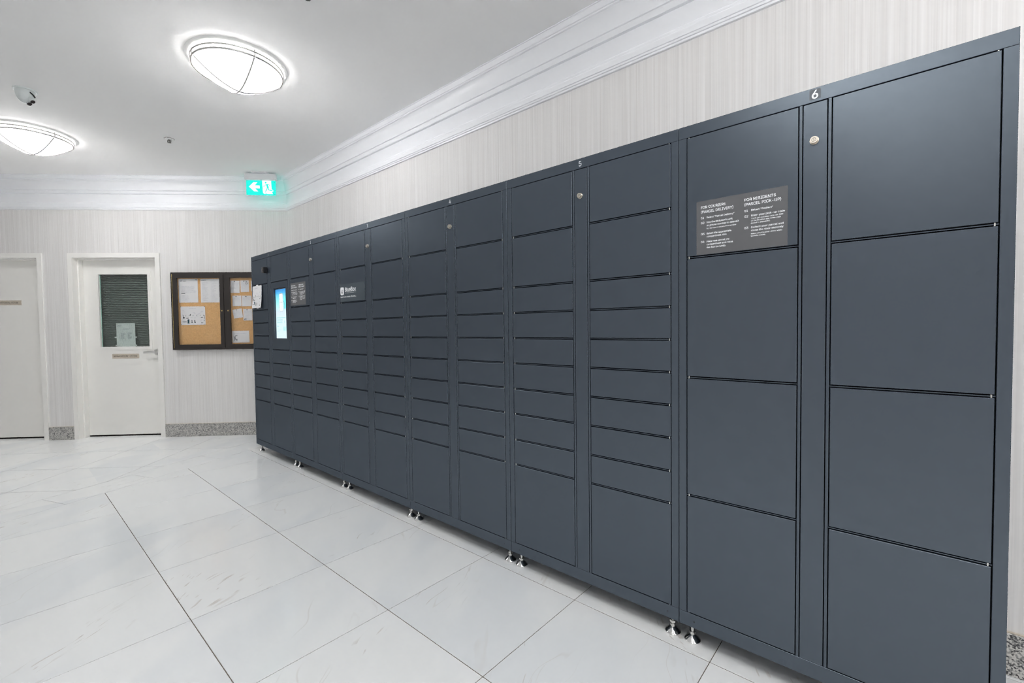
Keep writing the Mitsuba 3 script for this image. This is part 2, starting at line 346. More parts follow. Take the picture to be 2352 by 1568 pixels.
# ---------------------------------------------------------------- papers
def sheet(r0, r1, u0, u1, o, curl=0.0, rot=0.0, nx=10, ny=10, curl_u=0.0):
    g = np.array([[x, y] for y in np.linspace(0, 1, ny) for x in np.linspace(0, 1, nx)])
    z = curl * np.sin(g[:, 0] * math.pi) * 0.6 + curl_u * (1 - g[:, 1]) ** 2 + curl * 0.5 * g[:, 0] ** 2
    v = np.c_[r0 + g[:, 0] * (r1 - r0), u0 + g[:, 1] * (u1 - u0), o + z]
    f = []
    for j in range(ny - 1):
        for i in range(nx - 1):
            a = j * nx + i; f += [[a, a + 1, a + nx + 1], [a, a + nx + 1, a + nx]]
    top = trimesh.Trimesh(v, f, process=False)
    bot = trimesh.Trimesh(v - [0, 0, 0.0003], np.array(f)[:, ::-1], process=False)
    m = cat(top, bot)
    if rot: m.apply_transform(trimesh.transformations.rotation_matrix(math.radians(rot), [0, 0, 1], [(r0 + r1) / 2, (u0 + u1) / 2, 0]))
    return m

def lines(r0, r1, u1, step, n, h, o, seed, mn=0.5):
    q = random.Random(seed)
    return [bx(r0, r0 + (r1 - r0) * q.uniform(mn, 1), u1 - i * step - h, u1 - i * step, o, o + 0.0002) for i in range(n)]

def spin(m, rot, c):
    if rot: m = put(m, trimesh.transformations.rotation_matrix(math.radians(rot), [0, 0, 1], [c[0], c[1], 0]))
    return m

# notice behind the office door's glass
t = thing('paper_notice', 'white letter-size notice taped inside the office door glass', 'notice')
obj('sheet', put(sheet(-4.436, -4.218, 1.084, 1.372, LEAF - 0.034, 0.002), FAR), 'mat_paper', t)
ps = lines(-4.385, -4.335, 1.255, 0.012, 7, 0.005, LEAF - 0.0305, 1) + lines(-4.305, -4.255, 1.255, 0.012, 7, 0.005, LEAF - 0.0305, 2)
ps += [bx(-4.42, -4.375, 1.337, 1.343, LEAF - .0305, LEAF - .0303), bx(-4.36, -4.29, 1.297, 1.303, LEAF - .0305, LEAF - .0303)]
obj('printed_lines', put(cat(*ps), FAR), 'mat_grey_print', t, 'grey printed lines')
for r, u in ((-4.443, 1.20), (-4.211, 1.20), (-4.438, 1.10), (-4.211, 1.10)):
    obj('tape', put(bx(r - .012, r + .012, u - .008, u + .008, LEAF - .0300, LEAF - .0298), FAR), 'mat_paper', t)

# ---------------------------------------------------------------- notice board
NBD = thing('notice_board', 'dark brown enclosed cork notice board with two glazed doors', 'notice board')
RL, RR, BZ0, BZ1 = -3.658, -2.436, 1.043, 1.960
RM = (RL + RR) / 2
ring = sbox(RL, BZ0, RR, BZ1).difference(sbox(RL + .022, BZ0 + .022, RR - .022, BZ1 - .022))
obj('case', put(cat(poly(ring, 0.0, 0.050), bx(RL + .02, RR - .02, BZ0 + .02, BZ1 - .02, 0.0, 0.008), bx(RM - .013, RM + .013, BZ0 + .02, BZ1 - .02, 0.008, 0.047)), FAR), 'mat_board', NBD)
obj('cork_panel', put(bx(RL + .022, RR - .022, BZ0 + .022, BZ1 - .022, 0.008, 0.012), FAR), 'mat_cork', NBD, 'tan cork panel')
for a, b_, s in ((RL + .024, RM - .015, 1), (RM + .015, RR - .024, -1)):
    leaf = sbox(a, BZ0 + .023, b_, BZ1 - .020).difference(sbox(a + .043, BZ0 + .062, b_ - .043, BZ1 - .066))
    dk = obj('glazed_door', put(poly(leaf, 0.034, 0.052), FAR), 'mat_board', NBD)
    obj('glass', put(bx(a + .04, b_ - .04, BZ0 + .058, BZ1 - .062, 0.040, 0.0403), FAR), 'mat_clear', dk)
    hx = RL + .0165 if s == 1 else RR - .0165
    obj('brass_hinge', put(bx(hx - .003, hx + .003, BZ0 + .02, BZ1 - .02, 0.050, 0.054, .001), FAR), 'mat_brass', dk, 'long brass piano hinge')
    lx = b_ - .021 if s == 1 else a + .021
    obj('lock', put(cyl(0.008, 0.006, (lx, 1.503, 0.055)), FAR), 'mat_brass', dk, smooth=40)

OB = 0.0135
def paper(r0, r1, u0, u1, label, draw, rot=0.0, pins=(), curl=0.004):
    t = thing('pinned_paper', label, 'paper', None)
    c = ((r0 + r1) / 2, (u0 + u1) / 2)
    obj('sheet', put(sheet(r0, r1, u0, u1, OB, curl, rot), FAR), 'mat_paper', t)
    oo = OB + curl * 0.62 + 0.0012
    for nm, mat, ms in draw(oo):
        if ms: obj(nm, put(spin(cat(*ms), rot, c), FAR), mat, t)
    for (pr, pu) in pins:
        obj('push_pin', put(spin(cat(cyl(.0045, .008, (pr, pu, oo + .003), n=10)), rot, c), FAR), 'mat_dark_print', t)
    return t
def letter(r0, r1, u1, n, step, seed, mat='mat_pale_print', head=True):
    def f(o):
        out = [('printed_lines', mat, lines(r0 + .025, r1 - .02, u1 - .07, step, n, 0.0028, o, seed))]
        if head: out.append(('heading', 'mat_grey_print', [bx(r0 + .02, r0 + .035, u1 - .032, u1 - .022, o, o + .0002), bx(r0 + .045, r0 + .085, u1 - .031, u1 - .025, o, o + .0002)]))
        return out
    return f
def p1(o):
    r0, u1 = -3.590, 1.885
    a = lines(r0 + .03, r0 + .205, u1 - .085, 0.0095, 9, 0.003, o, 4, 0.8) + lines(r0 + .03, r0 + .12, u1 - .195, 0.012, 6, 0.0028, o, 5)
    return [('printed_lines', 'mat_pale_print', a), ('bold_line', 'mat_dark_print', [bx(r0 + .03, r0 + .072, u1 - .178, u1 - .171, o, o + .0002)]), ('heading', 'mat_grey_print', [bx(r0 + .02, r0 + .04, u1 - .03, u1 - .018, o, o + .0002), bx(r0 + .05, r0 + .085, u1 - .029, u1 - .023, o, o + .0002)])]
paper(-3.591, -3.371, 1.605, 1.885, 'letter page pinned at top left of the left notice board panel', p1, pins=[(-3.385, 1.876)])
def p2(o):
    r0, u1 = -3.341, 1.884
    a = lines(r0 + .02, r0 + .10, u1 - .04, 0.0125, 18, 0.003, o, 6, .4) + lines(r0 + .12, r0 + .205, u1 - .025, 0.0125, 20, 0.003, o, 7, .4)
    return [('printed_lines', 'mat_pale_print', a), ('heading', 'mat_grey_print', [bx(r0 + .01, r0 + .065, u1 - .022, u1 - .014, o, o + .0002)])]
paper(-3.341, -3.125, 1.604, 1.884, 'two-column page pinned at top right of the left notice board panel', p2)
def locker_map(r0, r1, u0, u1):
    W, H = r1 - r0, u1 - u0
    P = lambda x, y, w, h, o: bx(r0 + x * W, r0 + (x + w) * W, u1 - (y + h) * H, u1 - y * H, o, o + .0002)
    def f(o):
        pale = [P(.34, .10, .28, .025, o)] + [P(x, y, .07, .02, o) for x, y in ((.08, .22), (.12, .28), (.5, .32), (.55, .36), (.78, .3), (.84, .27), (.68, .44), (.72, .38), (.4, .58), (.55, .6), (.63, .52), (.8, .72), (.8, .78))]
        dark = [P(.09, .46, .02, .10, o), P(.18, .49, .04, .025, o), P(.33, .49, .04, .025, o), P(.38, .42, .035, .07, o), P(.49, .48, .03, .025, o), P(.64, .47, .03, .025, o), P(.78, .47, .03, .025, o), P(.92, .47, .04, .025, o),
                P(.945, .49, .015, .22, o), P(.09, .57, .075, .08, o), P(.22, .62, .10, .03, o), P(.81, .58, .09, .025, o), P(.07, .82, .16, .03, o), P(.82, .88, .10, .025, o), P(.93, .77, .03, .03, o),
                *[P(x, y, .02, .04, o) for x in (.42, .46, .54, .58) for y in (.75, .80)], P(.42, .86, .07, .03, o), P(.54, .86, .07, .03, o)]
        return [('printed_lines', 'mat_pale_print', pale), ('printed_marks', 'mat_dark_print', dark), ('printed_block', 'mat_teal_print', [P(.275, .70, .075, .22, o)]),
                ('corner_mark', 'mat_teal_print', [P(.005, .01, .025, .03, o), P(.965, .01, .025, .03, o), P(.02, .955, .025, .03, o), P(.96, .95, .025, .03, o)])]
    return f
paper(-3.578, -3.296, 1.339, 1.559, 'landscape locker diagram sheet pinned in the middle of the left panel', locker_map(-3.578, -3.296, 1.339, 1.559), rot=0.3)
Q = [((-2.998, -2.890, 1.716, 1.862), 'first small note from the left in the top row of the right panel', -1.5, 5), ((-2.882, -2.783, 1.725, 1.865), 'second small note in the top row with a dark scribble in its corner', 0.5, 5),
     ((-2.760, -2.655, 1.735, 1.860), 'third small note in the top row, mostly hidden by the lockers', 0.0, 5),
     ((-2.979, -2.875, 1.558, 1.683), 'left small note of the second row on the right panel', 0.4, 3), ((-2.871, -2.756, 1.556, 1.682), 'right small note of the second row beside the locker edge', 0.2, 3),
     ((-2.977, -2.868, 1.415, 1.523), 'tilted small note in the third row of the right panel', 8.5, 5), ((-2.860, -2.753, 1.384, 1.523), 'upright small note in the third row with a dark stamp at its bottom', 0.0, 7)]
for i, ((r0, r1, u0, u1), lab, rot, n) in enumerate(Q):
    def dr_(o, i=i, r0=r0, r1=r1, u0=u0, u1=u1, n=n):
        out = [('printed_lines', 'mat_pale_print', lines(r0 + .012, r1 - .012, u1 - .03, .016, n, .0026, o, 20 + i, .6))]
        if i == 1: out.append(('scribble', 'mat_dark_print', [tube([(r1 - .04, u1 - .015, o), (r1 - .03, u1 - .02, o), (r1 - .022, u1 - .014, o), (r1 - .015, u1 - .022, o)], .003, 5), tube([(r1 - .03, u1 - .02, o), (r1 - .034, u1 - .045, o), (r1 - .022, u1 - .05, o), (r1 - .018, u1 - .03, o)], .0022, 5)]))
        if i == 6: out.append(('stamp', 'mat_dark_print', [tube([(r0 + .012, u0 + .008, o), (r0 + .016, u0 + .022, o), (r0 + .024, u0 + .012, o), (r0 + .030, u0 + .024, o), (r0 + .036, u0 + .01, o)], .0022, 5)]))
        return out
    paper(r0, r1, u0, u1, lab, dr_, rot, [((r0 + r1) / 2 - .005, u1 - .01)], 0.006)
def q8(o):
    r0, u0 = -2.995, 1.120
    return [('printed_lines', 'mat_pale_print', [bx(r0 + .01, r0 + .17, u0 + .108, u0 + .111, o, o + .0002)]), ('sketch', 'mat_dark_print', [tube([(r0 + .016, u0 + .02, o), (r0 + .03, u0 + .045, o), (r0 + .045, u0 + .085, o)], .0022, 5), tube([(r0 + .02, u0 + .078, o), (r0 + .035, u0 + .05, o), (r0 + .055, u0 + .02, o)], .0022, 5), tube([(r0 + .04, u0 + .085, o), (r0 + .062, u0 + .088, o)], .002, 5), tube([(r0 + .04, u0 + .035, o), (r0 + .055, u0 + .045, o), (r0 + .06, u0 + .03, o)], .0025, 5)])]
paper(-2.996, -2.796, 1.119, 1.262, 'wide white card with a dark line sketch at the bottom of the right panel', q8, 0.6, (), 0.004)

# ---------------------------------------------------------------- parcel lockers
EDGES = [-5.130, -4.224, -3.339, -2.452, -1.5645, -0.671, 0.2135]
ZB, ZT, DEPTH = 0.0765, 2.0210, 0.565
G_A = [1.7225, 1.4670, 1.3360, 1.2060, 1.0755, 0.9440, 0.8125, 0.6785, 0.5480]
G_B = [1.5205, 1.0603, 0.5988]
ABOUT = ['with the tall blue touchscreen, unit 1 at the far end', 'numbered 2, with a small instruction label beside the touchscreen', 'numbered 3, with the white logo sticker', 'numbered 4, third from the near end, no sticker',
         'numbered 5, beside the unit of large doors', 'numbered 6, nearest, with eight large doors and instructions']

def foot_mesh():
    return lathe([(0.0, 0), (0.0295, 0), (0.0305, 0.002), (0.0305, 0.006), (0.0285, 0.0085), (0.020, 0.0165), (0.0115, 0.0235), (0.0085, 0.0265), (0.0062, 0.027), (0.0062, 0.078), (0.0, 0.078)], 40)
def nut_mesh(z): 
    m = trimesh.creation.cylinder(radius=0.0125, height=0.009, sections=6); m.apply_translation([0, 0, z]); return m

LABEL_TEXT = [  # x, y from the top in metres, height, text
    (0.0165, 0.0290, .0095, 'FOR COURIERS', True), (0.0165, 0.0455, .0095, '(PARCEL DELIVERY)', True), (0.0165, 0.0665, .0075, '01', True), (0.037, 0.0665, .0062, 'Select “Parcel Delivery”', True),
    (0.0165, 0.0855, .0075, '02', True), (0.037, 0.0845, .0062, 'Use the recipient’s unit', True), (0.037, 0.0960, .0062, 'or phone number to deposit', True), (0.037, 0.1065, .0042, 'DO NOT use a random phone number', True),
    (0.0165, 0.1265, .0075, '03', True), (0.037, 0.1260, .0062, 'Select the appropriate', True), (0.037, 0.1370, .0062, 'compartment size', True),
    (0.0165, 0.1560, .0075, '04', True), (0.037, 0.1555, .0062, 'Place one parcel per', True), (0.037, 0.1665, .0062, 'compartment and close', True), (0.037, 0.1775, .0062, 'the door securely', True),
    (0.1660, 0.0290, .0095, 'FOR RESIDENTS', True), (0.1660, 0.0455, .0095, '(PARCEL PICK-UP)', True), (0.1660, 0.0665, .0075, '01', True), (0.1875, 0.0660, .0062, 'Select “Collect”', True),
    (0.1660, 0.0860, .0075, '02', True), (0.1875, 0.0850, .0062, 'Enter your pick-up code', True), (0.1875, 0.0945, .0044, 'You’ll get a pickup code via SMS', True), (0.1875, 0.1025, .0044, 'or the BlueBox app when your', True), (0.1875, 0.1105, .0044, 'parcel is deposited.', True),
    (0.1660, 0.1265, .0075, '03', True), (0.1875, 0.1260, .0062, 'Collect your parcel and', True), (0.1875, 0.1370, .0062, 'close the door securely', True), (0.1875, 0.1475, .0044, 'Make sure the door clicks when', True), (0.1875, 0.1555, .0044, 'it’s fully closed.', True)]
LABEL_WIDE = {'FOR COURIERS': .0865, '(PARCEL DELIVERY)': .1130, 'FOR RESIDENTS': .0985, '(PARCEL PICK-UP)': .1140, 'Select “Parcel Delivery”': .097, 'Use the recipient’s unit': .090, 'or phone number to deposit': .1105, 'DO NOT use a random phone number': .103, 'Select the appropriate': .0865, 'compartment size': .070, 'Place one parcel per': .080, 'compartment and close': .092, 'the door securely': .067,
              'Select “Collect”': .068, 'Enter your pick-up code': .104, 'You’ll get a pickup code via SMS': .099, 'or the BlueBox app when your': .092, 'parcel is deposited.': .060, 'Collect your parcel and': .100, 'close the door securely': .100, 'Make sure the door clicks when': .096, 'it’s fully closed.': .046, '01': .0115, '02': .0125, '03': .0128, '04': .0128}
_letters = cat(*[text(s, h, x, -y, 0.0004, True, LABEL_WIDE.get(s)) for x, y, h, s, b_ in LABEL_TEXT])
def instructions(parent, r0, u1, w=0.2995, h=0.1995):
    k = obj('instruction_label', put(bx(r0, r0 + w, u1 - h, u1, 0.0, 0.0007), LOC), 'mat_decal', parent, 'grey instruction label with white text')
    m = _letters.copy(); m.apply_translation([r0, u1, 0.0007])
    obj('lettering', put(m, LOC), 'mat_white_print', k)

for i in range(6):
    x0, x1 = EDGES[i] + 0.0012, EDGES[i + 1] - 0.0012
    L = thing('parcel_locker', f'charcoal steel parcel locker unit {ABOUT[i]}', 'locker', 'charcoal parcel locker units standing in a row')
    put_ = lambda m: put(m, LOC)
    w = x1 - x0
    st = 0.0285
    obj('carcass', put_(cat(bx(x0, x0 + .002, ZB, ZT, -DEPTH, -0.0205), bx(x1 - .002, x1, ZB, ZT, -DEPTH, -0.0205), bx(x0 + .002, x1 - .002, ZB, ZB + .002, -DEPTH, -.0205), bx(x0 + .002, x1 - .002, ZT - .002, ZT, -DEPTH, -.0205), bx(x0 + .004, x1 - .004, ZB + .004, ZT - .004, -DEPTH, -0.040))), 'mat_locker', L)
    obj('top_rail', put_(bx(x0, x1, 1.9765, ZT, -0.02, 0, .0008)), 'mat_locker', L)
    obj('bottom_rail', put_(bx(x0, x1, ZB, 0.1300, -0.02, 0, .0008)), 'mat_locker', L)
    for a, b_ in ((x0, x0 + st), (x1 - st, x1)):
        obj('stile', put_(bx(a, b_, 0.1306, 1.9759, -0.02, 0, .0008)), 'mat_locker', L)
    cx = x0 + w / 2
    pil = obj('centre_panel', put_(bx(cx - .0322, cx + .0322, 0.1306, 1.9735, -0.02, -0.0003, .0008)), 'mat_locker', L)
    for a, b_ in ((cx - .0435, cx - .0350), (cx + .0350, cx + .0435)):
        obj('divider_strip', put_(bx(a, b_, 0.1306, 1.9759, -0.02, -0.0008, .0006)), 'mat_locker', L)
    gaps = G_B if i == 5 else G_A
    for side, (a, b_) in enumerate(((x0 + st + .0030, cx - .0465), (cx + .0465, x1 - st - .0030))):
        zs = [1.9735 + .005] + gaps + [0.1335 - .005]
        for q in range(len(zs) - 1):
            if i == 0 and side == 1 and q in (1, 2, 3, 4):
                continue
            hi, lo = zs[q] - .005, zs[q + 1] + .005
            obj('door', put_(bx(a, b_, lo, hi, -0.018, 0, .0010)), 'mat_locker', L)
        if i >= 3:
            hx = (a + .006) if side == 0 else (b_ - .006)
            for g in (1.9751, 0.1319):
                obj('hinge_pin', put_(bx(hx - .0020, hx + .0020, g - .0015, g + .0015, -0.010, -0.0020, .0006)), 'mat_zinc', L)
        for g in gaps:
            if i == 0 and side == 1 and g in G_A[1:4]: continue
            obj('shelf_edge', put_(bx(a - .002, b_ + .002, g - .0013, g + .0015, -0.035, -.0035)), 'mat_locker', L)
            if i >= 2:
                hx = (a + .006) if side == 0 else (b_ - .006)
                obj('hinge_pin', put_(bx(hx - .0020, hx + .0020, g - .0052, g + .0052, -0.010, -0.0025, .0008)), 'mat_zinc', L)
    if i == 0:
        a, b_ = cx + .0465, x1 - st - .0030
        SX0, SX1, SZ0, SZ1 = -4.576, -4.303, 1.184, 1.660
        pan = sbox(a, 1.0805, b_, 1.7175).difference(sbox(SX0, SZ0, SX1, SZ1))
        sp = obj('screen_panel', put_(poly(pan, -0.018, 0)), 'mat_locker', L)
        ts = obj('touchscreen', put_(bx(SX0 - .004, SX1 + .004, SZ0 - .004, SZ1 + .004, -0.020, -0.0125)), 'mat_black', L, 'tall lit touchscreen showing a phone on blue')
        dx0, dx1, dz0, dz1 = SX0 + .012, SX1 - .001, SZ0 + .002, SZ1 - .010
        DW, DH = dx1 - dx0, dz1 - dz0
        R = lambda x, y, w_, h_, o: bx(dx0 + x * DW, dx0 + (x + w_) * DW, dz1 - (y + h_) * DH, dz1 - y * DH, o, o + .0002)
        A0 = -0.0125
        stops = [(0, (.01, .14, .38)), (.06, (.02, .24, .50)), (.13, (.10, .42, .56)), (.24, (.18, .52, .60)), (.34, (.28, .54, .58)), (.46, (.40, .48, .56)), (.60, (.42, .53, .57)), (1.0, (.42, .56, .58))]
        for q in range(20):
            y0_, y1_ = q * .03, (q + 1) * .03 if q < 19 else 1.0
            c = [np.interp((y0_ + min(y1_, .6)) / 2, [s_[0] for s_ in stops], [s_[1][v] for s_ in stops]) for v in range(3)]
            glow(put_(R(0, y0_, 1, y1_ - y0_, A0)), 'colour_band', [.58 * v for v in c], ts, 0.01)
        glow(put_(R(.72, .16, .28, .24, A0 + .0002)), 'light_patch', (.06, .31, .33), ts, 0.02)
        ph = affinity.scale(Point(0, 0).buffer(1, 4), .16 * DW, .0)
        body = sbox(-.165 * DW, -.185 * DH, .165 * DW, .185 * DH).buffer(-.02).buffer(.02)
        pm = poly(body, 0, .0002); pm.apply_translation([dx0 + .49 * DW, dz1 - .27 * DH, A0 + .0005])
        obj('phone_outline', put_(pm), 'mat_pale_print', ts)
        body2 = affinity.scale(body, .93, .975)
        pm = poly(body2, 0, .0002); pm.apply_translation([dx0 + .49 * DW, dz1 - .27 * DH, A0 + .0008])
        glow(put_(pm), 'phone_picture', (.29, .33, .34), ts, 0.02)
        bits = [R(.40, .082, .16, .012, A0 + .0011), R(.38, .19, .02, .02, A0 + .0011), R(.36, .262, .27, .004, A0 + .0011), tube([(dx0 + .72 * DW, dz1 - .25 * DH, A0 + .001), (dx0 + .80 * DW, dz1 - .33 * DH, A0 + .001), (dx0 + .80 * DW, dz1 - .42 * DH, A0 + .001)], .0018, 6)]
        obj('picture_detail', put_(cat(*bits)), 'mat_grey_print', ts)
        tx = [R(.06, .572, .86, .020, A0 + .0004), R(.06, .615, .52, .020, A0 + .0004), R(.06, .66, .50, .022, A0 + .0004), R(.72, .645, .06, .045, A0 + .0004), R(.92, .645, .05, .04, A0 + .0004), R(.06, .70, .46, .005, A0 + .0004), R(.06, .742, .16, .024, A0 + .0004), R(.06, .80, .14, .006, A0 + .0004), R(.06, .83, .36, .006, A0 + .0004), R(.06, .855, .2, .008, A0 + .0004)]
        glow(put_(cat(*tx)), 'screen_text', (.15, .26, .27), ts, 0.02)
        glow(put_(R(.60, .765, .36, .085, A0 + .0004)), 'screen_button', (.17, .29, .29), ts, 0.02)
        cm = obj('camera', put_(cat(bx(-4.752, -4.700, 1.824, 1.879, 0, 0.040, .006))), 'mat_black', L, 'small black box camera')
        obj('lens', put_(cat(cyl(.011, .004, (-4.726, 1.852, .041)))), 'mat_lens', cm, smooth=40)
    if i == 1: instructions(L, -4.1935, 1.6815)
    if i == 5: instructions(L, -0.6030, 1.7262)
    if i == 2:
        k = obj('logo_sticker', put_(bx(-3.302, -2.948, 1.476, 1.608, 0, 0.0007)), 'mat_decal_blue', L, 'dark sticker with a white logo and text')
        logo = affinity.translate(sbox(-.0265, -.0300, .0265, .0300).buffer(-.012).buffer(.012), -3.2705, 1.5555)
        cup = affinity.translate(sbox(-.014, -.0145, .014, .0125).buffer(-.008).buffer(.008).union(sbox(-.014, 0, .014, .0125)), -3.2705, 1.5535)
        cup_in = affinity.translate(sbox(-.0085, -.008, .0085, .0135), -3.2705, 1.5535)
        tongue = affinity.translate(sbox(-.004, -.006, .004, .012), -3.2705, 1.5535)
        mk = logo.difference(cup.difference(cup_in.difference(tongue)).difference(tongue.buffer(-.001)))
        obj('logo_mark', put_(poly(mk, .0007, .0012)), 'mat_white_print', k)
        obj('lettering', put_(cat(text('BlueBox', .031, -3.228, 1.5490, .0004, True, .158, .0007), text('Learn how to use BlueBox', .0125, -3.298, 1.5055, .0004, False, .228, .0007))), 'mat_white_print', k)
        obj('small_print', put_(cat(bx(-3.226, -3.172, 1.5365, 1.5415, .0007, .0011), bx(-3.166, -3.092, 1.5365, 1.5415, .0007, .0011), bx(-3.083, -3.073, 1.5365, 1.5415, .0007, .0011))), 'mat_faint_print', k)
    if i == 5:
        np_ = obj('number_label', put_(bx(cx - .0165, cx + .0145, 1.9845, 2.0165, 0, .0005)), 'mat_decal_six', L)
        obj('number', put_(text('6', .0255, cx - .001, 1.9870, .0005, True, None, .0005, 'c')), 'mat_white_print', np_, 'white number 6')
    else:
        obj('number', put_(text(str(i + 1), .0225, cx, 1.9860, .0005, False, None, 0, 'c')), 'mat_white_print', L, f'white number {i + 1}')
    if i > 0:
        lk = obj('lock', put_(cat(cyl(.0108, .0105, (cx - .002, 1.8535, .0048), n=32), cyl(.0128, .0016, (cx - .002, 1.8535, .0004), n=32))), 'mat_nickel', L, 'round nickel cam lock', smooth=40)
        obj('keyway', put_(cat(bx(cx - .0028, cx - .0012, 1.8495, 1.8575, .0096, .0106), lathe([(.0052, 0), (.0062, 0), (.0062, .0004), (.0052, .0004), (.0052, 0)], 24).apply_translation([cx - .002, 1.8535, .0099]))), 'mat_bronze', lk)
    for rx in (x0 + .058, x1 - .046):
        obj('screw', put_(cat(cyl(.0030, .0006, (rx, 0.1015, .0002), n=12))), 'mat_black', L)
    for fx in (x0 + .0385, x1 - .0385):
        for fy in (0.039, DEPTH - 0.045):
            m = foot_mesh(); m.apply_translation([fx, fy, 0])
            ft = obj('foot', m, 'mat_chrome', L, 'chrome levelling foot', smooth=30)
            hi = 0.0465 if fx > cx else 0.070
            n1 = nut_mesh(0.0325 + rng.random() * .002); n2 = nut_mesh(hi)
            n1.apply_transform(trimesh.transformations.rotation_matrix(rng.random() * 2, [0, 0, 1])); n2.apply_transform(trimesh.transformations.rotation_matrix(rng.random() * 2, [0, 0, 1]))
            for nn in (n1, n2):
                nn.apply_translation([fx, fy, 0]); obj('nut', nn, 'mat_zinc', ft)

# the sheet stuck on unit 1
t = thing('paper_notice', 'white diagram sheet taped on the far locker unit left of the touchscreen', 'notice')
obj('sheet', put(sheet(-5.098, -4.845, 1.491, 1.715, 0.004, 0.008, curl_u=0.012), LOC), 'mat_paper', t)
for nm, mat, ms in locker_map(-5.098, -4.845, 1.491, 1.715)(0.0):
    out = []
    for m in ms:
        c = m.bounds.mean(0); gx, gy = (c[0] + 5.098) / .253, (c[1] - 1.491) / .224
        z = .008 * math.sin(gx * math.pi) * .6 + .012 * (1 - gy) ** 2 + .004 * gx ** 2
        out.append(m.apply_translation([0, 0, .004 + z + .0006]))
    obj(nm, put(cat(*out), LOC), mat, t)
obj('tape', put(cat(bx(-4.995, -4.955, 1.708, 1.726, .0005, .0047), bx(-5.0, -4.95, 1.485, 1.497, .0005, .004)), LOC), 'mat_paper', t)

# ---------------------------------------------------------------- ceiling lights
def ceiling_light(x, y, label, rot):
    t = thing('ceiling_light', label, 'light', 'domed ceiling lights')
    M = trimesh.transformations.translation_matrix([x, y, ZC])
    pl = lambda m: put(m, M)
    obj('base_rim', pl(lathe([(0, 0), (0.300, 0), (0.300, -0.004), (0.292, -0.012), (0.276, -0.014), (0, -0.014)][::-1], 72)), 'mat_lamp_rim', t, smooth=40)
    rd, dep, z0, zs = 0.260, 0.127, -0.0145, -0.054
    sag = lambda q: zs - dep * (1 - abs(q) ** 1.75)
    prof = [(0.0, z0), (rd, z0), (rd, zs + .004), (rd - .002, zs)] + [(rd * q, sag(q)) for q in np.linspace(0.985, 0, 26)[:-1]] + [(0.0, zs - dep)]
    dm = lathe(prof, 64); trimesh.repair.fix_normals(dm)
    if dm.volume < 0: dm.invert()
    obj('dome', pl(dm), 'mat_plastic', t, 'glowing frosted dome', smooth=40, emitter={'type': 'area', 'radiance': rgb(*LAMP), 'sampling_weight': 1.0})
    circ = lambda r, z: [(r * math.cos(a), r * math.sin(a), z) for a in np.linspace(0, 2 * math.pi, 73)[:-1]]
    for r, z in ((0.2705, -0.030), (0.2675, -0.056)):
        obj('metal_ring', pl(tube(circ(r, z), 0.0062, 8, True)), 'mat_lamp_metal', t, smooth=60)
    for a0 in (rot, rot + math.pi / 2):
        pts = [((rd + .004) * q * math.cos(a0), (rd + .004) * q * math.sin(a0), sag(q) - .006) for q in np.linspace(-1, 1, 49)]
        obj('strap', pl(tube(pts, 0.0048, 6)), 'mat_lamp_metal', t, smooth=60)
    for q in range(4):
        a = rot + q * math.pi / 2
        obj('post', pl(cyl(0.0055, 0.048, (0.2695 * math.cos(a), 0.2695 * math.sin(a), -0.040), n=10)), 'mat_lamp_metal', t, smooth=40)
LIGHT_LABELS = ['domed ceiling light with crossed metal straps, whole in view', 'domed ceiling light cut off by the left edge, nearest the end wall', 'domed ceiling light above the nearest lockers, out of view', 'domed ceiling light past the near end of the lockers, out of view', 'domed ceiling light behind the viewer, out of view', 'domed ceiling light behind the viewer on the right, out of view']
for q_, ((x, y), lab) in enumerate(zip(LIGHTS, LIGHT_LABELS)): ceiling_light(x, y, lab, math.radians(28.0 if q_ == 1 else 1.5))

# ---------------------------------------------------------------- exit sign
ES = thing('exit_sign', 'green running-man exit sign with a left arrow hanging near the corner', 'exit sign')
ro = math.radians(3.5)
SR, SO = -2.523, 0.20
rv = FARD * math.cos(ro) + FARN * math.sin(ro)
SF = frame(far_pt(SR, 0, SO), rv, [0, 0, 1])
obj('mounting_plate', put(bx(-.085, .085, 3.068, 3.08, -.05, .05, .003), SF), 'mat_plastic', ES)
hous = bx(-.172, .172, 2.990, 3.069, -.030, .030, .010)
obj('housing', put(hous, SF), 'mat_plastic', ES, smooth=20)
PW, PH, PT = 0.318, 0.166, 2.9915
glow(put(bx(-PW / 2, PW / 2, PT - PH, PT, -.004, .004), SF), 'sign_panel', (.0, .34, .265), ES, 0.15, 'glowing green panel')
def npoly(pts): return Polygon([(-PW / 2 + x * PW, PT - y * PH) for x, y in pts])
arrow = npoly([(.09, .44), (.255, .12), (.383, .13), (.29, .345), (.455, .345), (.462, .55), (.30, .545), (.405, .76), (.265, .755)])
glow(put(poly(arrow, .0042, .0048), SF), 'arrow', (.52, .52, .52), ES, 0.05, 'white arrow pointing left')
way = npoly([(.545, .02), (.855, .02), (.862, .58), (.92, .66), (.92, .74), (.875, .76), (.905, .93), (.70, .92), (.6, .92), (.565, .84), (.553, .4)])
ln = lambda pts, w_: LineString([(-PW / 2 + x * PW, PT - y * PH) for x, y in pts]).buffer(w_ / 2)
man = unary_union([Point(-PW / 2 + .666 * PW, PT - .135 * PH).buffer(.0098), ln([(.57, .385), (.625, .385), (.665, .275), (.775, .262), (.815, .385)], .0058), ln([(.71, .29), (.735, .46)], .019), ln([(.725, .46), (.70, .60), (.655, .74)], .0095), ln([(.745, .45), (.765, .645), (.885, .675)], .0095), ln([(.635, .82), (.69, .905)], .006)])
glow(put(poly(way.difference(man), .0042, .0048), SF), 'doorway', (.52, .52, .52), ES, 0.05, 'white doorway with a running man cut out')
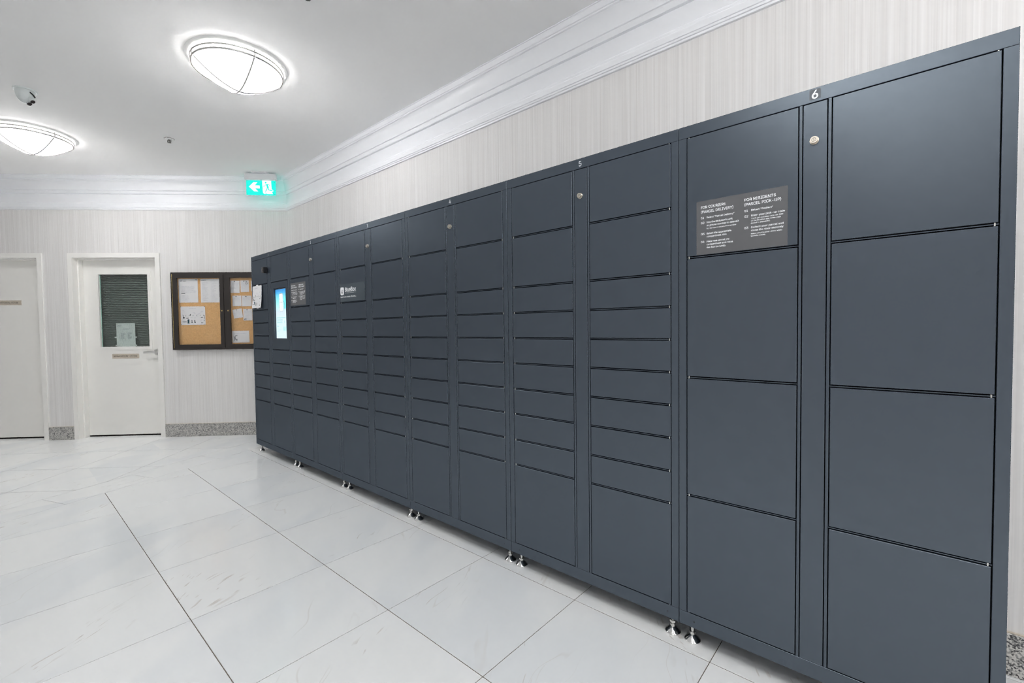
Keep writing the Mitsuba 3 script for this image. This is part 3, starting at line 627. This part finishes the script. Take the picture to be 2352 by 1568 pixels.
for x, y in ((.03, .05), (.97, .10), (.03, .95), (.97, .95)):
    obj('screw', put(cyl(.0035, .002, (-PW / 2 + x * PW, PT - y * PH, .005), n=12), SF), 'mat_bronze', ES)

# ---------------------------------------------------------------- camera dome and sprinklers
SC = thing('security_camera', 'white dome security camera with two dark lenses on the ceiling at left', 'security camera')
CX, CY = -4.981, -1.5656
M = trimesh.transformations.translation_matrix([CX, CY, ZC])
obj('base_ring', put(lathe([(0, 0), (0.067, 0), (0.067, -.004), (0.063, -.009), (0, -.009)][::-1], 40), M), 'mat_camera_body', SC, smooth=40)
prof = [(0.054, -0.008), (0.054, -0.014)] + [(0.054 * math.cos(a), -0.014 - 0.082 * math.sin(a)) for a in np.linspace(0, math.pi / 2, 16)[1:-1]] + [(0.0, -0.096)]
obj('dome', put(lathe([(0, -0.008)] + prof, 40), M), 'mat_camera_body', SC, smooth=40)
vd = np.array([0.50, 0.30, -0.81]); vd /= np.linalg.norm(vd)
ax1 = np.cross(vd, rt); ax1 /= np.linalg.norm(ax1); ax2 = np.cross(ax1, vd)
Z_ = np.eye(4); Z_[:3, 0] = ax1; Z_[:3, 1] = ax2; Z_[:3, 2] = np.cross(ax1, ax2)
sg = 1.0 if np.dot(Z_[:3, 2], vd) > 0 else -1.0
for cpos in ((0.0075, 0.016, -0.088), (0.042, 0.032, -0.078)):
    Z_ = Z_.copy(); Z_[:3, 3] = np.array([CX, CY, ZC]) + np.array(cpos)
    hn = obj('lens_housing', put(cyl(.0150, .030, (0, 0, 0), n=24), Z_), 'mat_camera_body', SC, smooth=40)
    obj('lens', put(cyl(.0138, .003, (0, 0, sg * .0158), n=24), Z_), 'mat_lens', hn, smooth=40)
arc = [(0.0555 * math.cos(a), 0.0555 * math.sin(a), -0.022 - .030 * (a - .35)) for a in np.linspace(.45, 1.15, 10)]
obj('slot', put(tube(arc, 0.0045, 6), M), 'mat_black', SC, smooth=60)

def sprinkler(x, y, label):
    t = thing('sprinkler', label, 'sprinkler', 'ceiling sprinklers')
    M = trimesh.transformations.translation_matrix([x, y, ZC])
    obj('escutcheon', put(lathe([(0, 0), (0.038, 0), (0.038, -.0015), (0.032, -.007), (0.012, -.009), (0, -.009)][::-1], 36), M), 'mat_ceiling', t, smooth=40)
    obj('rim', put(tube([(0.0385 * math.cos(a), 0.0385 * math.sin(a), -.0012) for a in np.linspace(0, 2 * math.pi, 41)[:-1]], .0016, 6, True), M), 'mat_bronze', t, smooth=60)
    arms = cat(cyl(.008, .014, (0, 0, -.014), n=14), tube([(.006, 0, -.018), (.016, 0, -.026), (.012, 0, -.038), (.003, 0, -.046)], .0032, 8), tube([(-.006, 0, -.018), (-.016, 0, -.026), (-.012, 0, -.038), (-.003, 0, -.046)], .0032, 8), cyl(.0028, .030, (0, 0, -.032), n=10))
    arms.apply_transform(trimesh.transformations.rotation_matrix(math.radians(50), [0, 0, 1])); arms.apply_scale([1, 1, 0.72])
    obj('body', put(arms, M), 'mat_bronze', t, smooth=40)
    teeth = unary_union([Point(0, 0).buffer(.010)] + [affinity.rotate(sbox(.006, -.002, .0155, .002), q * 30, origin=(0, 0)) for q in range(12)])
    obj('deflector', put(poly(teeth, -.0365, -.035), M), 'mat_bronze', t)
sprinkler(-5.256, -0.632, 'small pendant sprinkler on the ceiling between the light and the exit sign')
sprinkler(-2.452, -0.600, 'pendant sprinkler at the top edge of the photo')
